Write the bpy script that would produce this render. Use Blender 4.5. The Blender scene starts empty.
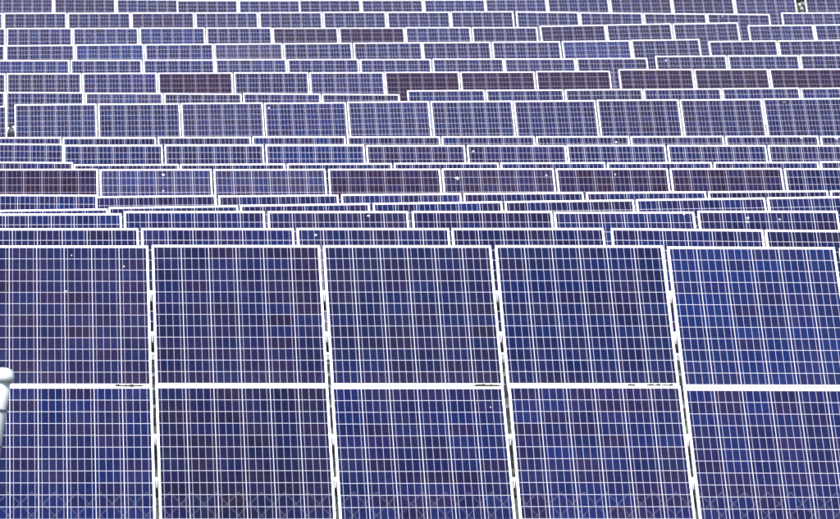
import bpy, bmesh, math, random
from mathutils import Vector, Matrix
random.seed(7)
R = math.radians
scene = bpy.context.scene
col = scene.collection

# ------------------------------------------------------------------ camera
F = 12580.0                 # focal length in photo pixels (photo is 840 x 519)
PHI = R(2.0)                # camera looks down two degrees
PSI = R(2.0)                # the rows run two degrees off square
TAU = R(22.0)               # tilt of the tables
cam_d = bpy.data.cameras.new('camera')
cam = bpy.data.objects.new('camera', cam_d); col.objects.link(cam)
cam.location = (0, 0, 0); cam.rotation_euler = (R(90) - PHI, 0, 0)
cam_d.sensor_width = 36.0; cam_d.sensor_fit = 'HORIZONTAL'
cam_d.lens = F / 840 * 36
cam_d.clip_start = 1.0; cam_d.clip_end = 6000
cam_d.dof.use_dof = True; cam_d.dof.focus_distance = 84; cam_d.dof.aperture_fstop = 36
scene.camera = cam

# ------------------------------------------------------------------ light
SUN_EL, SUN_AZ = R(58), R(205)       # azimuth clockwise from +y: behind the camera, a little left
w = bpy.data.worlds.new('World'); scene.world = w; w.use_nodes = True
nt = w.node_tree; bg = nt.nodes['Background']
sky = nt.nodes.new('ShaderNodeTexSky'); sky.sky_type = 'NISHITA'; sky.sun_disc = False
sky.sun_elevation = SUN_EL; sky.sun_rotation = SUN_AZ
sky.air_density = 1.0; sky.dust_density = 1.0; sky.ozone_density = 1.5
nt.links.new(sky.outputs[0], bg.inputs[0]); bg.inputs[1].default_value = 0.12
sd = bpy.data.lights.new('sun', 'SUN'); sd.energy = 4.2; sd.angle = R(0.53); sd.color = (1.0, 0.965, 0.92)
so = bpy.data.objects.new('sun', sd); col.objects.link(so)
sv = Vector((math.sin(SUN_AZ) * math.cos(SUN_EL), math.cos(SUN_AZ) * math.cos(SUN_EL), math.sin(SUN_EL)))
so.rotation_euler = sv.to_track_quat('Z', 'Y').to_euler()
so.location = (0, -20, 60)
scene.view_settings.view_transform = 'Standard'; scene.view_settings.look = 'None'
scene.view_settings.gamma = 1.0; scene.view_settings.exposure = 1.45
scene.view_settings.use_curve_mapping = False

FWD = Vector((0, math.cos(PHI), -math.sin(PHI))); UPV = Vector((0, math.sin(PHI), math.cos(PHI))); RT = Vector((1, 0, 0))
def at(x, y, D):
    return FWD * D + RT * ((x - 420) / F * D) + UPV * ((259.5 - y) / F * D)

# ------------------------------------------------------------------ helpers
def tag(o, label, cat, group=None, kind=None):
    if label: o['label'] = label
    if cat: o['category'] = cat
    if group: o['group'] = group
    if kind: o['kind'] = kind
    return o
def empty(name, M=None):
    o = bpy.data.objects.new(name, None); col.objects.link(o); o.empty_display_size = .2
    if M is not None: o.matrix_world = M
    return o
def link(name, me, parent=None, M=None):
    o = bpy.data.objects.new(name, me); col.objects.link(o)
    if parent is not None: o.parent = parent
    if M is not None: o.matrix_basis = M
    return o
def box(bm, x0, x1, y0, y1, z0, z1):
    v = [bm.verts.new(p) for p in ((x0,y0,z0),(x1,y0,z0),(x1,y1,z0),(x0,y1,z0),(x0,y0,z1),(x1,y0,z1),(x1,y1,z1),(x0,y1,z1))]
    for f in ((3,2,1,0),(4,5,6,7),(0,1,5,4),(1,2,6,5),(2,3,7,6),(3,0,4,7)): bm.faces.new([v[i] for i in f])
def mesh(name, bm, mat, smooth=False):
    me = bpy.data.meshes.new(name); bm.to_mesh(me); bm.free(); me.materials.append(mat)
    if smooth:
        for p in me.polygons: p.use_smooth = True
    return me
def tube(bm, pts, rads, n=12, cap=True):
    rings = []
    for i, (p, r) in enumerate(zip(pts, rads)):
        a = pts[max(i-1, 0)]; b = pts[min(i+1, len(pts)-1)]
        d = (Vector(b) - Vector(a)).normalized()
        s = d.orthogonal().normalized() if i == 0 else (s - d * s.dot(d)).normalized()
        t = d.cross(s)
        rings.append([bm.verts.new(Vector(p) + s * (r * math.cos(2*math.pi*k/n)) + t * (r * math.sin(2*math.pi*k/n))) for k in range(n)])
    for a, b in zip(rings, rings[1:]):
        for k in range(n): bm.faces.new((a[k], a[(k+1) % n], b[(k+1) % n], b[k]))
    if cap:
        bm.faces.new(rings[0][::-1]); bm.faces.new(rings[-1])

# ------------------------------------------------------------------ materials
class N:
    """small node-graph helper"""
    def __init__(s, name):
        s.m = bpy.data.materials.new(name); s.m.use_nodes = True
        s.t = s.m.node_tree; s.b = s.t.nodes['Principled BSDF']
    def n(s, typ, **k):
        x = s.t.nodes.new(typ)
        for a, v in k.items(): setattr(x, a, v)
        return x
    def put(s, sock, v):
        if hasattr(v, 'links') or hasattr(v, 'is_linked'): s.t.links.new(v, sock)
        else: sock.default_value = v
    def ma(s, op, a, b=None, c=None):
        x = s.n('ShaderNodeMath', operation=op); s.put(x.inputs[0], a)
        if b is not None: s.put(x.inputs[1], b)
        if c is not None: s.put(x.inputs[2], c)
        return x.outputs[0]
    def mix(s, f, a, b, blend='MIX'):
        x = s.n('ShaderNodeMix', data_type='RGBA', blend_type=blend)
        s.put(x.inputs[0], f); s.put(x.inputs[6], a); s.put(x.inputs[7], b)
        return x.outputs[2]
    def noise(s, scale, detail=3, vec=None, rough=.5):
        x = s.n('ShaderNodeTexNoise'); x.inputs['Scale'].default_value = scale; x.inputs['Detail'].default_value = detail
        x.inputs['Roughness'].default_value = rough
        if vec is not None: s.t.links.new(vec, x.inputs['Vector'])
        return x.outputs['Fac']
    def attr(s, name):
        x = s.n('ShaderNodeAttribute', attribute_type='OBJECT', attribute_name=name); return x.outputs['Fac']
    def set(s, **k):
        for a, v in k.items(): s.put(s.b.inputs[a.replace('_', ' ')], v)
        return s.m

PX, PY = 0.1615, 0.1605       # cell pitch across and up a panel
MW, MH = 0.991, 1.980         # panel size
def cell_material():
    g = N('polycrystalline_cells')
    tc = g.n('ShaderNodeTexCoord'); sp = g.n('ShaderNodeSeparateXYZ'); g.t.links.new(tc.outputs['Object'], sp.inputs[0])
    X = g.ma('DIVIDE', g.ma('ADD', sp.outputs[0], 3*PX), PX)
    Y = g.ma('DIVIDE', g.ma('SUBTRACT', sp.outputs[1], (MH-12*PY)/2), PY)
    ix, iy = g.ma('FLOOR', X), g.ma('FLOOR', Y); fx, fy = g.ma('FRACT', X), g.ma('FRACT', Y)
    ax = g.ma('ABSOLUTE', g.ma('SUBTRACT', fx, .5)); ay = g.ma('ABSOLUTE', g.ma('SUBTRACT', fy, .5))
    gx = g.ma('GREATER_THAN', ax, .5 - .0023/PX); gy = g.ma('GREATER_THAN', ay, .5 - .0032/PY)
    ox = g.ma('GREATER_THAN', g.ma('ABSOLUTE', g.ma('SUBTRACT', X, 3)), 3); oy = g.ma('GREATER_THAN', g.ma('ABSOLUTE', g.ma('SUBTRACT', Y, 6)), 6)
    gap = g.ma('MAXIMUM', g.ma('MAXIMUM', gx, gy), g.ma('MAXIMUM', ox, oy))
    bus = g.ma('LESS_THAN', g.ma('ABSOLUTE', g.ma('SUBTRACT', g.ma('FRACT', g.ma('MULTIPLY', fx, 4)), .5)), .0014*4/PX)
    oi = g.n('ShaderNodeObjectInfo')
    cb = g.n('ShaderNodeCombineXYZ'); g.put(cb.inputs[0], ix); g.put(cb.inputs[1], iy); g.put(cb.inputs[2], g.ma('MULTIPLY', oi.outputs['Random'], 97.3))
    wn = g.n('ShaderNodeTexWhiteNoise', noise_dimensions='3D'); g.t.links.new(cb.outputs[0], wn.inputs['Vector'])
    sc = g.n('ShaderNodeSeparateColor'); g.t.links.new(wn.outputs['Color'], sc.inputs[0])
    # crystals: patches a few centimetres across, different in every cell
    off = g.n('ShaderNodeVectorMath', operation='MULTIPLY_ADD'); g.t.links.new(cb.outputs[0], off.inputs[0]); off.inputs[1].default_value = (3.1, 1.7, .9); g.t.links.new(tc.outputs['Object'], off.inputs[2])
    vo = g.n('ShaderNodeTexVoronoi'); vo.inputs['Scale'].default_value = 55; g.t.links.new(off.outputs[0], vo.inputs['Vector'])
    vs = g.n('ShaderNodeSeparateColor'); g.t.links.new(vo.outputs['Color'], vs.inputs[0])
    brown = g.attr('brown'); bright = g.attr('bright')
    # how brown a cell is: its batch plus its own chance
    k = g.ma('ADD', g.ma('MULTIPLY', g.ma('POWER', sc.outputs[0], 1.5), .50), brown)
    k = g.ma('ADD', k, g.ma('MULTIPLY', g.ma('SUBTRACT', vs.outputs[0], .5), .12))
    kk = g.n('ShaderNodeClamp'); g.put(kk.inputs[0], k)
    base = g.mix(kk.outputs[0], (.0009, .0038, .028, 1), (.0068, .0013, .0080, 1))
    lum = g.ma('ADD', g.ma('MULTIPLY', sc.outputs[1], .5), g.ma('MULTIPLY_ADD', vs.outputs[1], .26, .12))
    lum = g.ma('MULTIPLY', g.ma('ADD', lum, .55), g.ma('ADD', bright, 1.0))
    hsv = g.n('ShaderNodeHueSaturation'); g.put(hsv.inputs['Value'], lum); g.put(hsv.inputs['Color'], base)
    bc = g.mix(g.ma('MULTIPLY', brown, .9), (.215, .185, .225, 1), (.035, .016, .026, 1))
    c = g.mix(bus, hsv.outputs[0], bc)
    c = g.mix(gap, c, g.mix(g.ma('MULTIPLY', brown, .6), (.29, .275, .31, 1), (.07, .04, .055, 1)))
    # thin film of dust in streaks down the glass
    mp = g.n('ShaderNodeMapping'); g.t.links.new(off.outputs[0], mp.inputs[0]); mp.inputs['Scale'].default_value = (1, .35, 1)
    tcv = g.n('ShaderNodeVectorMath', operation='ADD'); g.t.links.new(tc.outputs['Object'], tcv.inputs[0])
    rr = g.n('ShaderNodeCombineXYZ'); g.put(rr.inputs[0], g.ma('MULTIPLY', oi.outputs['Random'], 51)); g.t.links.new(rr.outputs[0], tcv.inputs[1])
    g.t.links.new(tcv.outputs[0], mp.inputs[0])
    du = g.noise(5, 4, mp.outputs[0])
    low = g.ma('MAXIMUM', g.ma('SUBTRACT', 1.0, g.ma('DIVIDE', sp.outputs[1], .24)), 0.0)      # settled dust along the lower frame, also painting in the glass's reflection gradient
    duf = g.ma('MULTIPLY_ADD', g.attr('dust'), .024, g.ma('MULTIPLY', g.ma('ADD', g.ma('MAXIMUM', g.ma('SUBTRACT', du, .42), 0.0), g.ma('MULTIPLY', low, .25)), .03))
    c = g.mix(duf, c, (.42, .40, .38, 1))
    ro = g.ma('ADD', g.ma('MULTIPLY', du, .12), .10)
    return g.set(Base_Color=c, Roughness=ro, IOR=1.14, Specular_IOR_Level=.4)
M_CELL = cell_material()

def simple(name, colr, rough=.5, metal=0.0, var=.12, scale=8):
    g = N(name)
    tc = g.n('ShaderNodeTexCoord')
    f = g.noise(scale, 4, tc.outputs['Object'])
    d = tuple(x * (1 - var*2) for x in colr[:3]) + (1,)
    return g.set(Base_Color=g.mix(f, tuple(colr[:3]) + (1,), d), Roughness=rough, Metallic=metal)
M_ALU = simple('anodised_aluminium', (.86, .85, .86), .42, .12, .04, 3)
M_STEEL = simple('galvanised_steel', (.11, .115, .12), .6, .4, .15, 12)
M_POST = simple('weathered_white_paint', (.40, .41, .40), .55, 0, .12, 14)
M_BAND = simple('dark_band', (.05, .06, .07), .6, 0, .2, 30)
M_WIRE = simple('galvanised_wire', (.14, .14, .18), .6, .0, .1, 20)
M_LEAF = simple('leaf', (.02, .038, .012), .6, 0, .3, 30)
M_BARK = simple('bark', (.09, .065, .045), .9, 0, .3, 30)
M_MOSS = simple('moss', (.010, .022, .006), .95, 0, .3, 60)
M_SOIL = simple('dried_dirt', (.022, .014, .009), .95, 0, .3, 60)
M_DROP = simple('droppings', (.36, .36, .35), .8, 0, .06, 60)
M_FLOWER = simple('white_petals', (.75, .77, .72), .6, 0, .08, 40)

g = N('grass_and_soil')
tc = g.n('ShaderNodeTexCoord')
n1 = g.noise(.35, 6, tc.outputs['Object'], .65); n2 = g.noise(9, 5, tc.outputs['Object'], .7)
c1 = g.mix(n2, (.012, .016, .006, 1), (.03, .032, .015, 1))
c2 = g.mix(n2, (.035, .025, .016, 1), (.07, .052, .035, 1))
rmp = g.n('ShaderNodeMapRange'); g.put(rmp.inputs[0], n1); rmp.inputs[1].default_value = .47; rmp.inputs[2].default_value = .62
bmp = g.n('ShaderNodeBump'); bmp.inputs['Strength'].default_value = .6; bmp.inputs['Distance'].default_value = .06; g.put(bmp.inputs['Height'], n2)
M_GROUND = g.set(Base_Color=g.mix(rmp.outputs[0], c1, c2), Roughness=.95, Normal=bmp.outputs[0])

# ------------------------------------------------------------------ the field, as surveyed from the photograph
PITCH = 1.012
# each row: pitch in photo pixels, then its tables: (first joint index, joints x..., top y at first, top y at last)
ROWS = [  # front to back
 ('front', 171.7, [([-21.9+0, 149.5, 322, 493, 664.3], 245.0, 245.6), ([665.2, 836.8], 246.9, 247.5)]),
 ('second', 155.4, [([-14.5, 140.2], 227.9, 227.9), ([140.2, 294, 451.7, 606], 227.8, 228.2), ([606, 765.7], 228.0, 229.3)]),
 ('third', 142.7, [([-20.6, 121.8], 213.6, 212.9), ([123.8, 266.7, 409, 551.7, 695.7, 840], 211.4, 211.2)]),
 ('fourth', 132.2, [([-23, 108.3], 210.2, 208.3), ([108.3, 239.3, 370, 501.7, 634.3, 767.3], 207.0, 197.6)]),
 ('fifth', 122.4, [([-24, 97.7], 194.3, 194.8), ([97.7, 216.7, 339.3, 461, 583.3, 706.7, 830.7], 196.3, 190.2)]),
 ('sixth', 114.2, [([-14.9, 99.3, 213.3, 326.7, 440, 554, 669, 784.3], 169.3, 168.0)]),
 ('seventh', 107.0, [([-33, 74], 161.6, 162.4), ([74, 180, 285, 392.3, 498.3, 605, 712.7, 821], 164.3, 161.4)]),
 ('eighth', 100.7, [([-36.4, 64.3], 143.0, 143.7), ([64.3, 164.3, 264.3, 364.3, 464.3, 565, 666.7, 768.3], 145.0, 145.2)]),
 ('ninth', 94.8, [([-31.5, 62.3, 157.3, 251.7, 345.7, 439.3, 535, 629.3, 725, 821], 137.5, 135.8)]),
 ('eighth from the back', 83.1, [([-76, 7.2], 107.2, 106.0), ([14.5, 97.7, 180.7, 263.3, 346, 429, 512.3, 595.7, 679.3, 762.7], 104.6, 98.8)]),
 ('seventh from the back', 79.4, [([6, 84.3, 163.3, 242.7, 320.7, 400.3], 92.2, 94.4), ([403.8, 484, 562.7, 642.7, 723.3, 803.3], 90.6, 87.8)]),
 ('sixth from the back', 75.6, [([6.7, 82.3, 157.3, 232.7, 307.7, 384, 459.3, 535, 611.3], 73.3, 71.2), ([616.8, 692.7, 770], 69.5, 69.0)]),
 ('fifth from the back', 72.0, [([-1.2, 70.7, 142.7, 214.3, 285.7, 359, 430.7, 503.3, 575.7, 649.3], 60.2, 58.2), ([653.6, 726.7, 800], 56.0, 55.2)]),
 ('fourth from the back', 69.6, [([5, 75.7, 144.3, 213.3, 282.7, 352.3, 421.7, 491, 561], 45.3, 41.2), ([561, 630.7, 699.7], 41.0, 39.2), ([706.7, 778.3], 41.4, 40.6)]),
 ('third from the back', 66.7, [([6, 72.7, 139, 205.7, 271.7, 338.3, 404.3, 471, 537.7], 28.2, 27.2), ([537.7, 604, 672.3, 740.5], 26.0, 22.4), ([746.2, 814.3], 25.2, 24.6)]),
 ('second from the back', 64.2, [([4, 67.3, 131, 194.3, 258.3, 321.7, 386, 450, 514], 13.0, 11.4), ([514, 577.7, 642.3, 707.3, 772.6], 11.6, 14.4), ([780.3, 845], 12.7, 12.5)]),
 ('rearmost', 61.8, [([-7.6, 54, 115.7, 176.7], -1.6, -.6), ([176.7, 237.7, 299.3], .2, .1), ([299.3, 360.7, 422.7, 484.3], .0, -.6), ([484.3, 547.3, 609, 670.7, 734, 796], -1.0, -2.4), ([803.6, 866], -2.0, -2.2)]),
]
ORD = ['leftmost', 'second from left', 'third from left', 'fourth from left', 'fifth from left', 'sixth from left', 'seventh from left', 'eighth from left',
       'ninth from left', 'tenth from left', 'eleventh from left', 'twelfth from left', 'thirteenth from left', 'fourteenth from left', 'fifteenth from left', 'sixteenth from left']
# (row, place in it) of panels clearly browner than their neighbours, and their strength
DARK = {('sixth', 0): .45, ('sixth', 3): .45, ('sixth', 4): .40, ('sixth', 5): .5, ('sixth', 6): .5,
        ('sixth from the back', 3): .75, ('sixth from the back', 6): .75, ('sixth from the back', 7): .75, ('sixth from the back', 8): .7, ('sixth from the back', 9): .65, ('sixth from the back', 10): .65,
        ('sixth from the back', 11): .65, ('third from the back', 5): .5, ('third from the back', 6): .5, ('third from the back', 9): .4, ('second from the back', 3): .35}
PALE = {('sixth', 1), ('sixth', 2), ('seventh from the back', 2), ('fourth from the back', 4)}
BLUE = {('front upper', 4): .42, ('front upper', 5): .42, ('fourth from the back', 2): .9, ('fourth from the back', 9): .8, ('fifth from the back', 0): .6, ('eighth', 3): .3, ('third from the back', 3): .35}

# panel meshes, shared by every copy
bm = bmesh.new(); hw = MW/2; L = .0128; D_ = .040
box(bm, -hw, -hw+L, 0, MH, -D_, 0); box(bm, hw-L, hw, 0, MH, -D_, 0)
box(bm, -hw+L, hw-L, 0, L, -D_, 0); box(bm, -hw+L, hw-L, MH-L, MH, -D_, 0)
ME_FRAME = mesh('frame', bm, M_ALU)
bm = bmesh.new(); box(bm, -hw+L-.002, hw-L+.002, L-.002, MH-L+.002, -.009, -.0025)
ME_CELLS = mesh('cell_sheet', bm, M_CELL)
bm = bmesh.new(); box(bm, -.055, .055, MH-.30, MH-.19, -.034, -.0092)
ME_JBOX = mesh('junction_box', bm, M_BAND)
bm = bmesh.new(); box(bm, -.016, .016, -.018, .018, .0015, .0055); box(bm, -.005, .005, -.022, .022, -.044, .0015)
bmesh.ops.create_cone(bm, segments=8, cap_ends=True, radius1=.0075, radius2=.0075, depth=.007, matrix=Matrix.Translation((0, 0, .009)))
ME_CLAMP = mesh('clamp', bm, M_ALU)
def frame_of(P0, P1):
    r = (P1 - P0).normalized()
    u = Vector((-math.sin(PSI)*math.cos(TAU), math.cos(PSI)*math.cos(TAU), math.sin(TAU)))
    u = (u - r * u.dot(r)).normalized(); n = r.cross(u)
    return r, u, n
def mat(r, u, n, p):
    M = Matrix.Identity(4)
    for i in range(3): M[i][0] = r[i]; M[i][1] = u[i]; M[i][2] = n[i]; M[i][3] = p[i]
    return M
NP = math.ceil
RAILS = (.69, 1.27, 2.69, 3.27)       # distances down the slope from the top edge
TABLE_H = 2.22                        # top edge above the ground
panels = []                            # (row, place, level, object, matrix)
spans = []                             # ground samples: depth, [(x, z)...]
first = True
def add_panel(M, label, brown, bright, dust):
    t = empty('solar_panel', M); tag(t, label, 'solar panel', 'solar panels standing in rows')
    link('frame', ME_FRAME, t)
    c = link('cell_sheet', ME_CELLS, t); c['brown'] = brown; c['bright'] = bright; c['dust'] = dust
    link('junction_box', ME_JBOX, t)
    return t

def fit(xs, wrow, force=None):
    n = len(xs)
    im = (n-1)/2; xm = sum(xs)/n
    if n >= 4:
        w_ = sum((i-im)*(x-xm) for i, x in enumerate(xs)) / sum((i-im)**2 for i in range(n))
        w_ = max(wrow*.991, min(wrow*1.009, w_))
    else: w_ = wrow
    if force: w_ = force
    Dm = F * PITCH * math.cos(PSI) / w_           # depth at the middle
    return im, xm, Dm

for ri, (rname, wrow, tables) in enumerate(ROWS):
    place = 0; samples = []
    nt_ = len(tables)
    longest = max(tables, key=lambda t: len(t[0]))[0]
    imL, xmL, DmL = fit(longest, wrow); wlong = F * PITCH * math.cos(PSI) / DmL
    for ti, (xs, y0, y1) in enumerate(tables):
        im, xm, Dm = fit(xs, wrow, wlong*(DmL/(DmL + math.sin(PSI)*PITCH*(((xs[0]+xs[-1])/2-xmL)/wlong)))); n = len(xs) - 1
        yaw = math.sin(PSI) * PITCH
        D0 = Dm - im*yaw; D1 = D0 + n*yaw
        X0 = (xm-420)/F*Dm - im*PITCH*math.cos(PSI)
        P0 = FWD*D0 + RT*X0 + UPV*((259.5-y0)/F*D0)
        P1 = FWD*D1 + RT*(X0 + n*PITCH*math.cos(PSI)) + UPV*((259.5-y1)/F*D1)
        r, u, nn = frame_of(P0, P1)
        pre = 2 if ti == 0 else 0          # two more panels past each end of the view
        post = 2 if ti == nt_-1 else 0
        if ti == nt_-1 and xs[-1] < 838: post = 3
        if ti == 0 and xs[0] > 0: pre = 3
        # a table further along in the row: its own ground sample
        samples += [(P0 - r*pre*PITCH), (P1 + r*post*PITCH)]
        for i in range(-pre, n + post):
            dv = Vector((0, 0, 0))
            mid = P0 + r*((i+.5)*PITCH)
            px = 420 + F*(mid.x)/mid.dot(FWD)
            half = .5*F*MW/mid.dot(FWD)
            vis = px + half > 0 and px - half < 840
            for lv in ((0, 1) if rname == 'front' else (0,)):
                jit = random.uniform(-.006, .006)
                base = mid - u*(MH + lv*(MH+.018) - jit) + nn*random.uniform(-.0015, .0015)
                a = random.gauss(0, .0013)
                r2 = (r + u*a).normalized(); u2 = nn.cross(r2)
                M = mat(r2, u2, nn, base)
                rowkey = (rname + (' lower' if lv else ' upper')) if rname == 'front' else rname
                br = max(0, random.gauss(.05, .09)); bt = random.gauss(-.03, .13); word = 'blue'; dust = max(0, random.gauss(0, .12))
                if vis:
                    k = (rowkey, place)
                    if k in DARK: br += DARK[k]; word = 'dark brownish'; bt = .05
                    elif k in BLUE: bt = BLUE[k]*.55; br = -.15; word = 'bright blue'
                    elif k in PALE: bt += .25; dust = .7; word = 'pale dusty blue'
                    where = ORD[place]
                    if rname == 'front':
                        lab = '%s solar panel, %s in the %s half of the nearest row' % (word, where, 'lower' if lv else 'upper')
                    elif rname == 'rearmost':
                        lab = '%s white-framed solar panel, %s in the rearmost row' % (word, where)
                    elif 'back' in rname:
                        lab = '%s white-framed solar panel, %s in the %s row from the back' % (word, where, rname.split(' from')[0])
                    else:
                        lab = '%s white-framed solar panel, %s in the %s row from the front' % (word, where, rname)
                else:
                    q = 'left' if px < 420 else 'right'
                    d = int((abs(px - (0 if px < 420 else 840)) - .5*F*PITCH/mid.dot(FWD))/wrow + 1.02)
                    lab = 'solar panel %s beyond the %s edge, %s row' % (('first', 'second', 'third', 'fourth')[min(max(d-1, 0), 3)], q, rname)
                    if rname == 'front': lab += ', ' + ('lower' if lv else 'upper') + ' half'
                t = add_panel(M, lab, br, bt, dust)
                panels.append((rowkey, place if vis else None, t, M, word))
            if vis: place += 1
        # the rack below the table
        a0 = -pre*PITCH - (.07 if ti == 0 or xs[0]-tables[ti-1][0][-1] > 2 else -.004)
        a1 = (n+post)*PITCH + (.07 if ti == nt_-1 or tables[ti+1][0][0]-xs[-1] > 2 else -.004)
        O = P0 - nn*.0405
        Mr = mat(r, u, nn, O - u*3.97)
        base_z = (O - u*2).z - (TABLE_H - 2*math.sin(TAU))
        rack = empty('panel_rack', Matrix.Translation(Vector((O.x, O.y, 0)) + Vector((0, 0, base_z))))
        k = 'table %d' % ti
        side = '' if nt_ == 1 else (', left end' if ti == 0 else (', right end' if ti == nt_-1 else (', second stretch from left' if ti == 1 else (', third stretch from left' if ti == 2 else ', fourth stretch from left'))))
        rowtxt = {'front': 'nearest row', 'rearmost': 'rearmost row'}.get(rname, rname.split(' from')[0] + ' row from the ' + ('back' if 'back' in rname else 'front'))
        tag(rack, ('steel panel rack under the %s%s' % (rowtxt, side)), 'panel rack', 'steel racks under the solar panels')
        inv = rack.matrix_world.inverted() if False else Matrix.Translation(-Vector((O.x, O.y, base_z)))
        for v in RAILS:
            b = bmesh.new(); yy = 3.97 - v; box(b, a0, a1, yy-.022, yy+.022, -.062, -.0005)
            link('rail', mesh('rail', b, M_STEEL), rack, inv @ Mr)
        npst = max(1, round((a1-a0)/2.7))
        for j in range(npst):
            xx = a0 + (a1-a0)*(j+.5)/npst
            b = bmesh.new(); box(b, xx-.03, xx+.03, .35, 3.62, -.150, -.0625)
            link('rafter', mesh('rafter', b, M_STEEL), rack, inv @ Mr)
            for yy in (.75, 3.1):
                top = Mr @ Vector((xx, yy, -.1505))
                b = bmesh.new(); box(b, -.045, .045, -.035, .035, (base_z-.35) - top.z, .03)
                link('post', mesh('post', b, M_STEEL), rack, Matrix.Translation(inv @ top))
        if rname == 'front':
            for i in range(-pre, n+post+1):
                for v in RAILS:
                    link('clamp', ME_CLAMP, rack, inv @ Mr @ Matrix.Translation((i*PITCH, 3.97-v, .0405)))
        elif ti and abs(xs[0]-tables[ti-1][0][-1]) > 2 or rname == 'eighth from the back':
            for v in RAILS[:2]:
                for i in (0, n):
                    link('clamp', ME_CLAMP, rack, inv @ Mr @ Matrix.Translation((i*PITCH, 3.97-v, .0405)))
    spans.append([(p.x, p.y, p.z - TABLE_H) for p in samples])

# ------------------------------------------------------------------ ground
def zrow(sp, x):
    sp = sorted(sp)
    if x <= sp[0][0]: return sp[0][2]
    for a, b in zip(sp, sp[1:]):
        if a[0] <= x <= b[0]:
            return a[2] + (b[2]-a[2]) * ((x-a[0])/(b[0]-a[0]) if b[0]-a[0] > 1e-4 else 0)
    return sp[-1][2]
rows_y = [sum(p[1] for p in sp)/len(sp) - 1.85 for sp in spans]
def gz(x, y):
    if y <= rows_y[0]: z = zrow(spans[0], x); return z
    if y >= rows_y[-1]: return zrow(spans[-1], x) - min((y-rows_y[-1])*.004, 3)
    for i in range(len(rows_y)-1):
        if rows_y[i] <= y <= rows_y[i+1]:
            f = (y-rows_y[i])/(rows_y[i+1]-rows_y[i]); return zrow(spans[i], x)*(1-f) + zrow(spans[i+1], x)*f
xsG = [-3000, -900, -300, -120, -60, -40, -25] + [-16 + i*1.0 for i in range(33)] + [25, 40, 60, 120, 300, 900, 3000]
ysG = [-2500, -800, -200, -60, -20, 0, 20, 40, 50] + [55 + i*1.5 for i in range(110)] + [225, 240, 270, 320, 400, 600, 1200, 4500]
bm = bmesh.new(); G = []
for y in ysG:
    G.append([bm.verts.new((x, y, gz(max(-12, min(12, x)), y) + (random.uniform(-.04, .04) if 55 < y < 218 and abs(x) < 17 else 0))) for x in xsG])
for a, b in zip(G, G[1:]):
    for i in range(len(xsG)-1): bm.faces.new((a[i], a[i+1], b[i+1], b[i]))
gr = link('ground', mesh('ground', bm, M_GROUND, True)); gr['kind'] = 'structure'

# grass between and under the tables
rg = random.Random(3)
bm = bmesh.new()
for _ in range(9000):
    y = rg.uniform(64, 214); x = rg.uniform(-1, 1) * (y*.034 + 3.5); z = gz(x, y) - .03
    for b_ in range(3):
        a = rg.uniform(0, 6.28); h = rg.uniform(.06, .24); ww = rg.uniform(.006, .014)
        d = Vector((math.cos(a), math.sin(a), 0)); s = Vector((-d.y, d.x, 0))*ww; p = Vector((x, y, z)) + d*.03
        v = [bm.verts.new(q) for q in (p-s, p+s, p+s*.6+d*h*.25+Vector((0, 0, h*.6)), p-s*.6+d*h*.25+Vector((0, 0, h*.6)), p+d*h*.7+Vector((0, 0, h)))]
        bm.faces.new((v[0], v[1], v[2], v[3])); bm.faces.new((v[3], v[2], v[4]))
tag(link('grass', mesh('grass', bm, M_LEAF)), 'short rough grass growing between the rows of panels', 'grass', None, 'stuff')

# ------------------------------------------------------------------ droppings on the glass
def dropping(seed, s):
    q = random.Random(seed); bm = bmesh.new()
    blobs = [(0, 0, s)] + [(q.uniform(-1.3, 1.3)*s, q.uniform(-2.4, .6)*s, s*q.uniform(.2, .5)) for _ in range(3)]
    blobs.append((q.uniform(-.3, .3)*s, -s*1.8, s*.35))
    for bi, (bx, by, br) in enumerate(blobs):
        st = 3.2 if bi == len(blobs)-1 else 1.25
        m = 11; ph = q.uniform(0, 6)
        ring = [(bx + br*(1+.28*math.sin(3*t+ph)+.12*q.uniform(-1, 1))*math.cos(t), by + st*br*(1+.22*math.cos(2*t+ph))*math.sin(t)) for t in [2*math.pi*i/m for i in range(m)]]
        lo = [bm.verts.new((a, b, 0)) for a, b in ring]; hi = [bm.verts.new((bx+(a-bx)*.7, by+(b-by)*.7, .003)) for a, b in ring]
        for i in range(m): bm.faces.new((lo[i], lo[(i+1) % m], hi[(i+1) % m], hi[i]))
        bm.faces.new(hi)
    return mesh('bird_dropping', bm, M_DROP)
SPOTS = [(163.3, 174.3, .020), (163.5, 190.5, .014), (457.3, 177.6, .026), (546.6, 175, .015), (473.3, 150.8, .016), (368.5, 215.4, .013), (315.8, 234.5, .013),
         (748, 217.5, .017), (747.5, 221.5, .014), (779.5, 219, .012), (684, 214.3, .010), (613.5, 235, .014), (615.3, 174, .013), (616.2, 141.6, .018), (801.5, 137.6, .016), (836, 137.9, .020),
         (722.5, 16, .016), (666, 60, .022), (269, 107.4, .020), (71.5, 255, .008), (525, 371, .006), (763, 461, .007), (490.5, 407, .007), (66, 291, .008), (124, 266, .008),
         (57, 110, .008), (784, 102, .010), (118.5, 10, .012)]
for k, (sx, sy, s) in enumerate(SPOTS):
    d = at(sx, sy, 1.0)
    best = None
    for rk, pl, t, M, wd in panels:
        Mi = M.inverted(); o = Mi @ Vector((0, 0, 0)); e = Mi @ d - o
        if abs(e.z) < 1e-9: continue
        tt = -o.z/e.z; h = o + e*tt
        if -.47 < h.x < .47 and .03 < h.y < MH-.03 and (best is None or tt < best[0]): best = (tt, t, h)
    if best:
        c = link('bird_dropping', dropping(k, s*.6), best[1], Matrix.Translation((best[2].x, best[2].y, -.0023)))
        best[1]['soiled'] = 1
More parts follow.
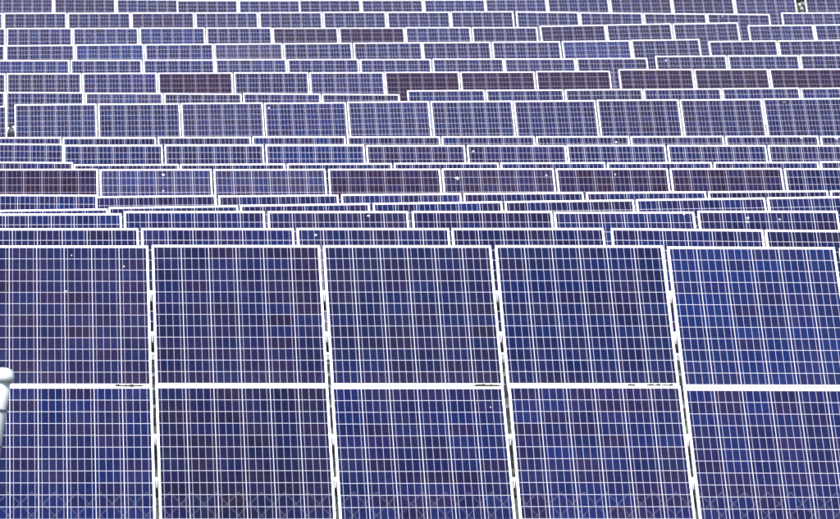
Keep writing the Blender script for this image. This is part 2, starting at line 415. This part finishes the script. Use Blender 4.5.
for t in {b[2] for b in panels}:
    if 'soiled' in t:
        l = t['label']; del t['soiled']
        if len(l.split()) <= 14: t['label'] = l.replace('solar panel', 'solar panel with droppings', 1)

# ------------------------------------------------------------------ debris caught in the seam between upper and lower panels
front = [p for p in panels if p[0] == 'front upper' and p[1] is not None]
def seam(pl, x0, x1, m, label, cat):
    t = [p for p in front if p[1] == pl][0]; M = t[3]; q = random.Random(int(x0*991)+pl)
    bm = bmesh.new(); x = x0
    while x < x1:
        wd = q.uniform(.012, .03); h = q.uniform(.006, .012)
        bmesh.ops.create_icosphere(bm, subdivisions=1, radius=1, matrix=Matrix.Translation((x, -.009+q.uniform(-.003, .003), -.001)) @ Matrix.Diagonal((wd, h*1.5, h, 1)))
        x += wd*.9
    o = link('moss_clump' if m is M_MOSS else 'dirt_clump', mesh('clump', bm, m), None, M)
    tag(o, label, cat, 'debris in the seam of the nearest row')
seam(0, .30, .44, M_SOIL, 'dark dirt in the seam by the first vertical gap from left', 'dirt')
seam(2, .34, .46, M_SOIL, 'dark dirt in the seam just left of the third vertical gap', 'dirt')
seam(3, .33, .46, M_MOSS, 'green moss in the seam beside the bright blue panel', 'moss')
seam(3, .20, .24, M_SOIL, 'small brown speck in the seam left of the green moss', 'dirt')

# ------------------------------------------------------------------ leaning post and the wire fence in front
DF = 45.0; KF = DF/60
def fz(x, y): return at(x, y, DF)
cap = fz(5.2, 368); low = fz(-23.0, 560)
ax = (low - cap).normalized(); Lp = (cap.z - gz(-2, 45) + .4)/abs(ax.z)
pr = .037*KF
root = empty('fence_post', Matrix.Translation(cap + ax*Lp))
tag(root, 'leaning pale pipe post with rounded cap at the left edge', 'post')
inv = Matrix.Translation(-(cap + ax*Lp))
def tub(name, pts, rads, m, parent=root):
    b = bmesh.new(); tube(b, [inv @ p for p in pts], rads, 20); return link(name, mesh(name, b, m, True), parent)
tub('pipe', [cap + ax*(.05*KF), cap + ax*(.2*KF), cap + ax*Lp], [pr, pr, pr*1.02], M_POST)
tub('cap', [cap, cap+ax*(.004*KF), cap+ax*(.014*KF), cap + ax*(.03*KF), cap+ax*(.036*KF), cap + ax*(.062*KF), cap+ax*(.066*KF)], [.012*KF, .030*KF, .041*KF, .046*KF, .050*KF, .050*KF, .0395*KF], M_POST)
tub('collar', [cap+ax*(.196*KF), cap+ax*(.197*KF), cap+ax*(.206*KF), cap+ax*(.207*KF)], [.0395*KF, .0425*KF, .0425*KF, .0395*KF], M_BAND)
tub('collar', [cap+ax*(.372*KF), cap+ax*(.373*KF), cap+ax*(.380*KF), cap+ax*(.381*KF)], [.0395*KF, .0425*KF, .0425*KF, .0395*KF], M_BAND)

S = .109*KF; x0f = fz(57, 488).x; zt = fz(57, 488).z; yf = fz(420, 500).y - .3
rootf = empty('wire_fence', Matrix.Translation((0, yf, gz(0, 45))))
tag(rootf, 'thin diamond wire fence crossing the bottom of the nearest row', 'fence')
zb = gz(0, 45) + .03 - gz(0, 45); ztl = zt - gz(0, 45)
b = bmesh.new(); nd = 44
rowsd = int((ztl - zb)/(S/2))
for i in range(-nd, nd+1):
    for sgn in (-1, 1):
        pts = []
        for k_ in range(rowsd+1):
            xx = x0f + i*S + (S/2 if k_ % 2 else 0)*sgn
            pts.append(Vector((xx, .004*sgn, ztl - k_*S/2)))
        tube(b, pts, [.0008]*len(pts), 5)
link('wire_mesh', mesh('wire_mesh', b, M_WIRE), rootf)
for xx in (-nd*S+x0f, nd*S+x0f+S/2):
    b = bmesh.new(); tube(b, [Vector((xx, .03, -.4)), Vector((xx, .03, ztl+.3))], [.03, .03], 14); link('post', mesh('post', b, M_POST), rootf)

# ------------------------------------------------------------------ shrub seen through the gap of the rearmost row
c = at(800, 4, 210); gzz = gz(c.x, c.y)
shr = empty('shrub', Matrix.Translation((c.x, c.y, gzz)))
tag(shr, 'green shrub with white blooms behind a gap in the rearmost row', 'shrub')
q = random.Random(5)
b = bmesh.new()
for i in range(7):
    a = q.uniform(0, 6.28); rr = q.uniform(.2, .7)
    tube(b, [Vector((0, 0, -.1)), Vector((rr*.4*math.cos(a), rr*.4*math.sin(a), .9)), Vector((rr*math.cos(a), rr*math.sin(a), 2.1))], [.035, .02, .008], 6)
link('stem', mesh('stem', b, M_BARK), shr)
def leaf(b, p, s):
    d = Vector((q.gauss(0, 1), q.gauss(0, 1), q.gauss(0, .6))).normalized(); e = d.orthogonal().normalized()
    e = Matrix.Rotation(q.uniform(0, 6.28), 3, d) @ e
    v = [b.verts.new(x) for x in (p, p+d*s*.5+e*s*.28, p+d*s, p+d*s*.5-e*s*.28)]; b.faces.new(v)
b = bmesh.new()
cl = [Vector((q.gauss(0, .45), q.gauss(0, .45), q.uniform(.5, 2.5))) for _ in range(60)]
for i in range(9000):
    p = q.choice(cl) + Vector((q.gauss(0, .13), q.gauss(0, .13), q.gauss(0, .11)))
    leaf(b, p, q.uniform(.04, .09))
link('foliage', mesh('foliage', b, M_LEAF), shr)
b = bmesh.new()
for ctr in [Vector((.0, -.75, 2.0))] + [Vector((q.uniform(-.8, .8), -.7, q.uniform(1.2, 2.4))) for _ in range(7)]:
    ctr = Vector(ctr)
    if ctr.x == 0: ctr.z = (at(799.5, 6.5, 209).z - gzz)
    for _ in range(40): leaf(b, ctr + Vector((q.gauss(0, .02), q.gauss(0, .02), q.gauss(0, .045))), .035)
link('bloom', mesh('bloom', b, M_FLOWER), shr)

# ------------------------------------------------------------------ warm air over the field
bm = bmesh.new(); box(bm, -3100, 3100, -2600, 4600, -12, 6)
hz = N('haze_air'); hz.t.nodes.remove(hz.b)
pv = hz.n('ShaderNodeVolumePrincipled'); pv.inputs['Color'].default_value = (.93, .93, 1, 1); pv.inputs['Density'].default_value = .00007
pv.inputs['Anisotropy'].default_value = .2
hz.t.links.new(pv.outputs[0], [n for n in hz.t.nodes if n.type == 'OUTPUT_MATERIAL'][0].inputs['Volume'])
tag(link('haze', mesh('haze', bm, hz.m)), None, None, None, 'stuff')
print('panels', len(panels))
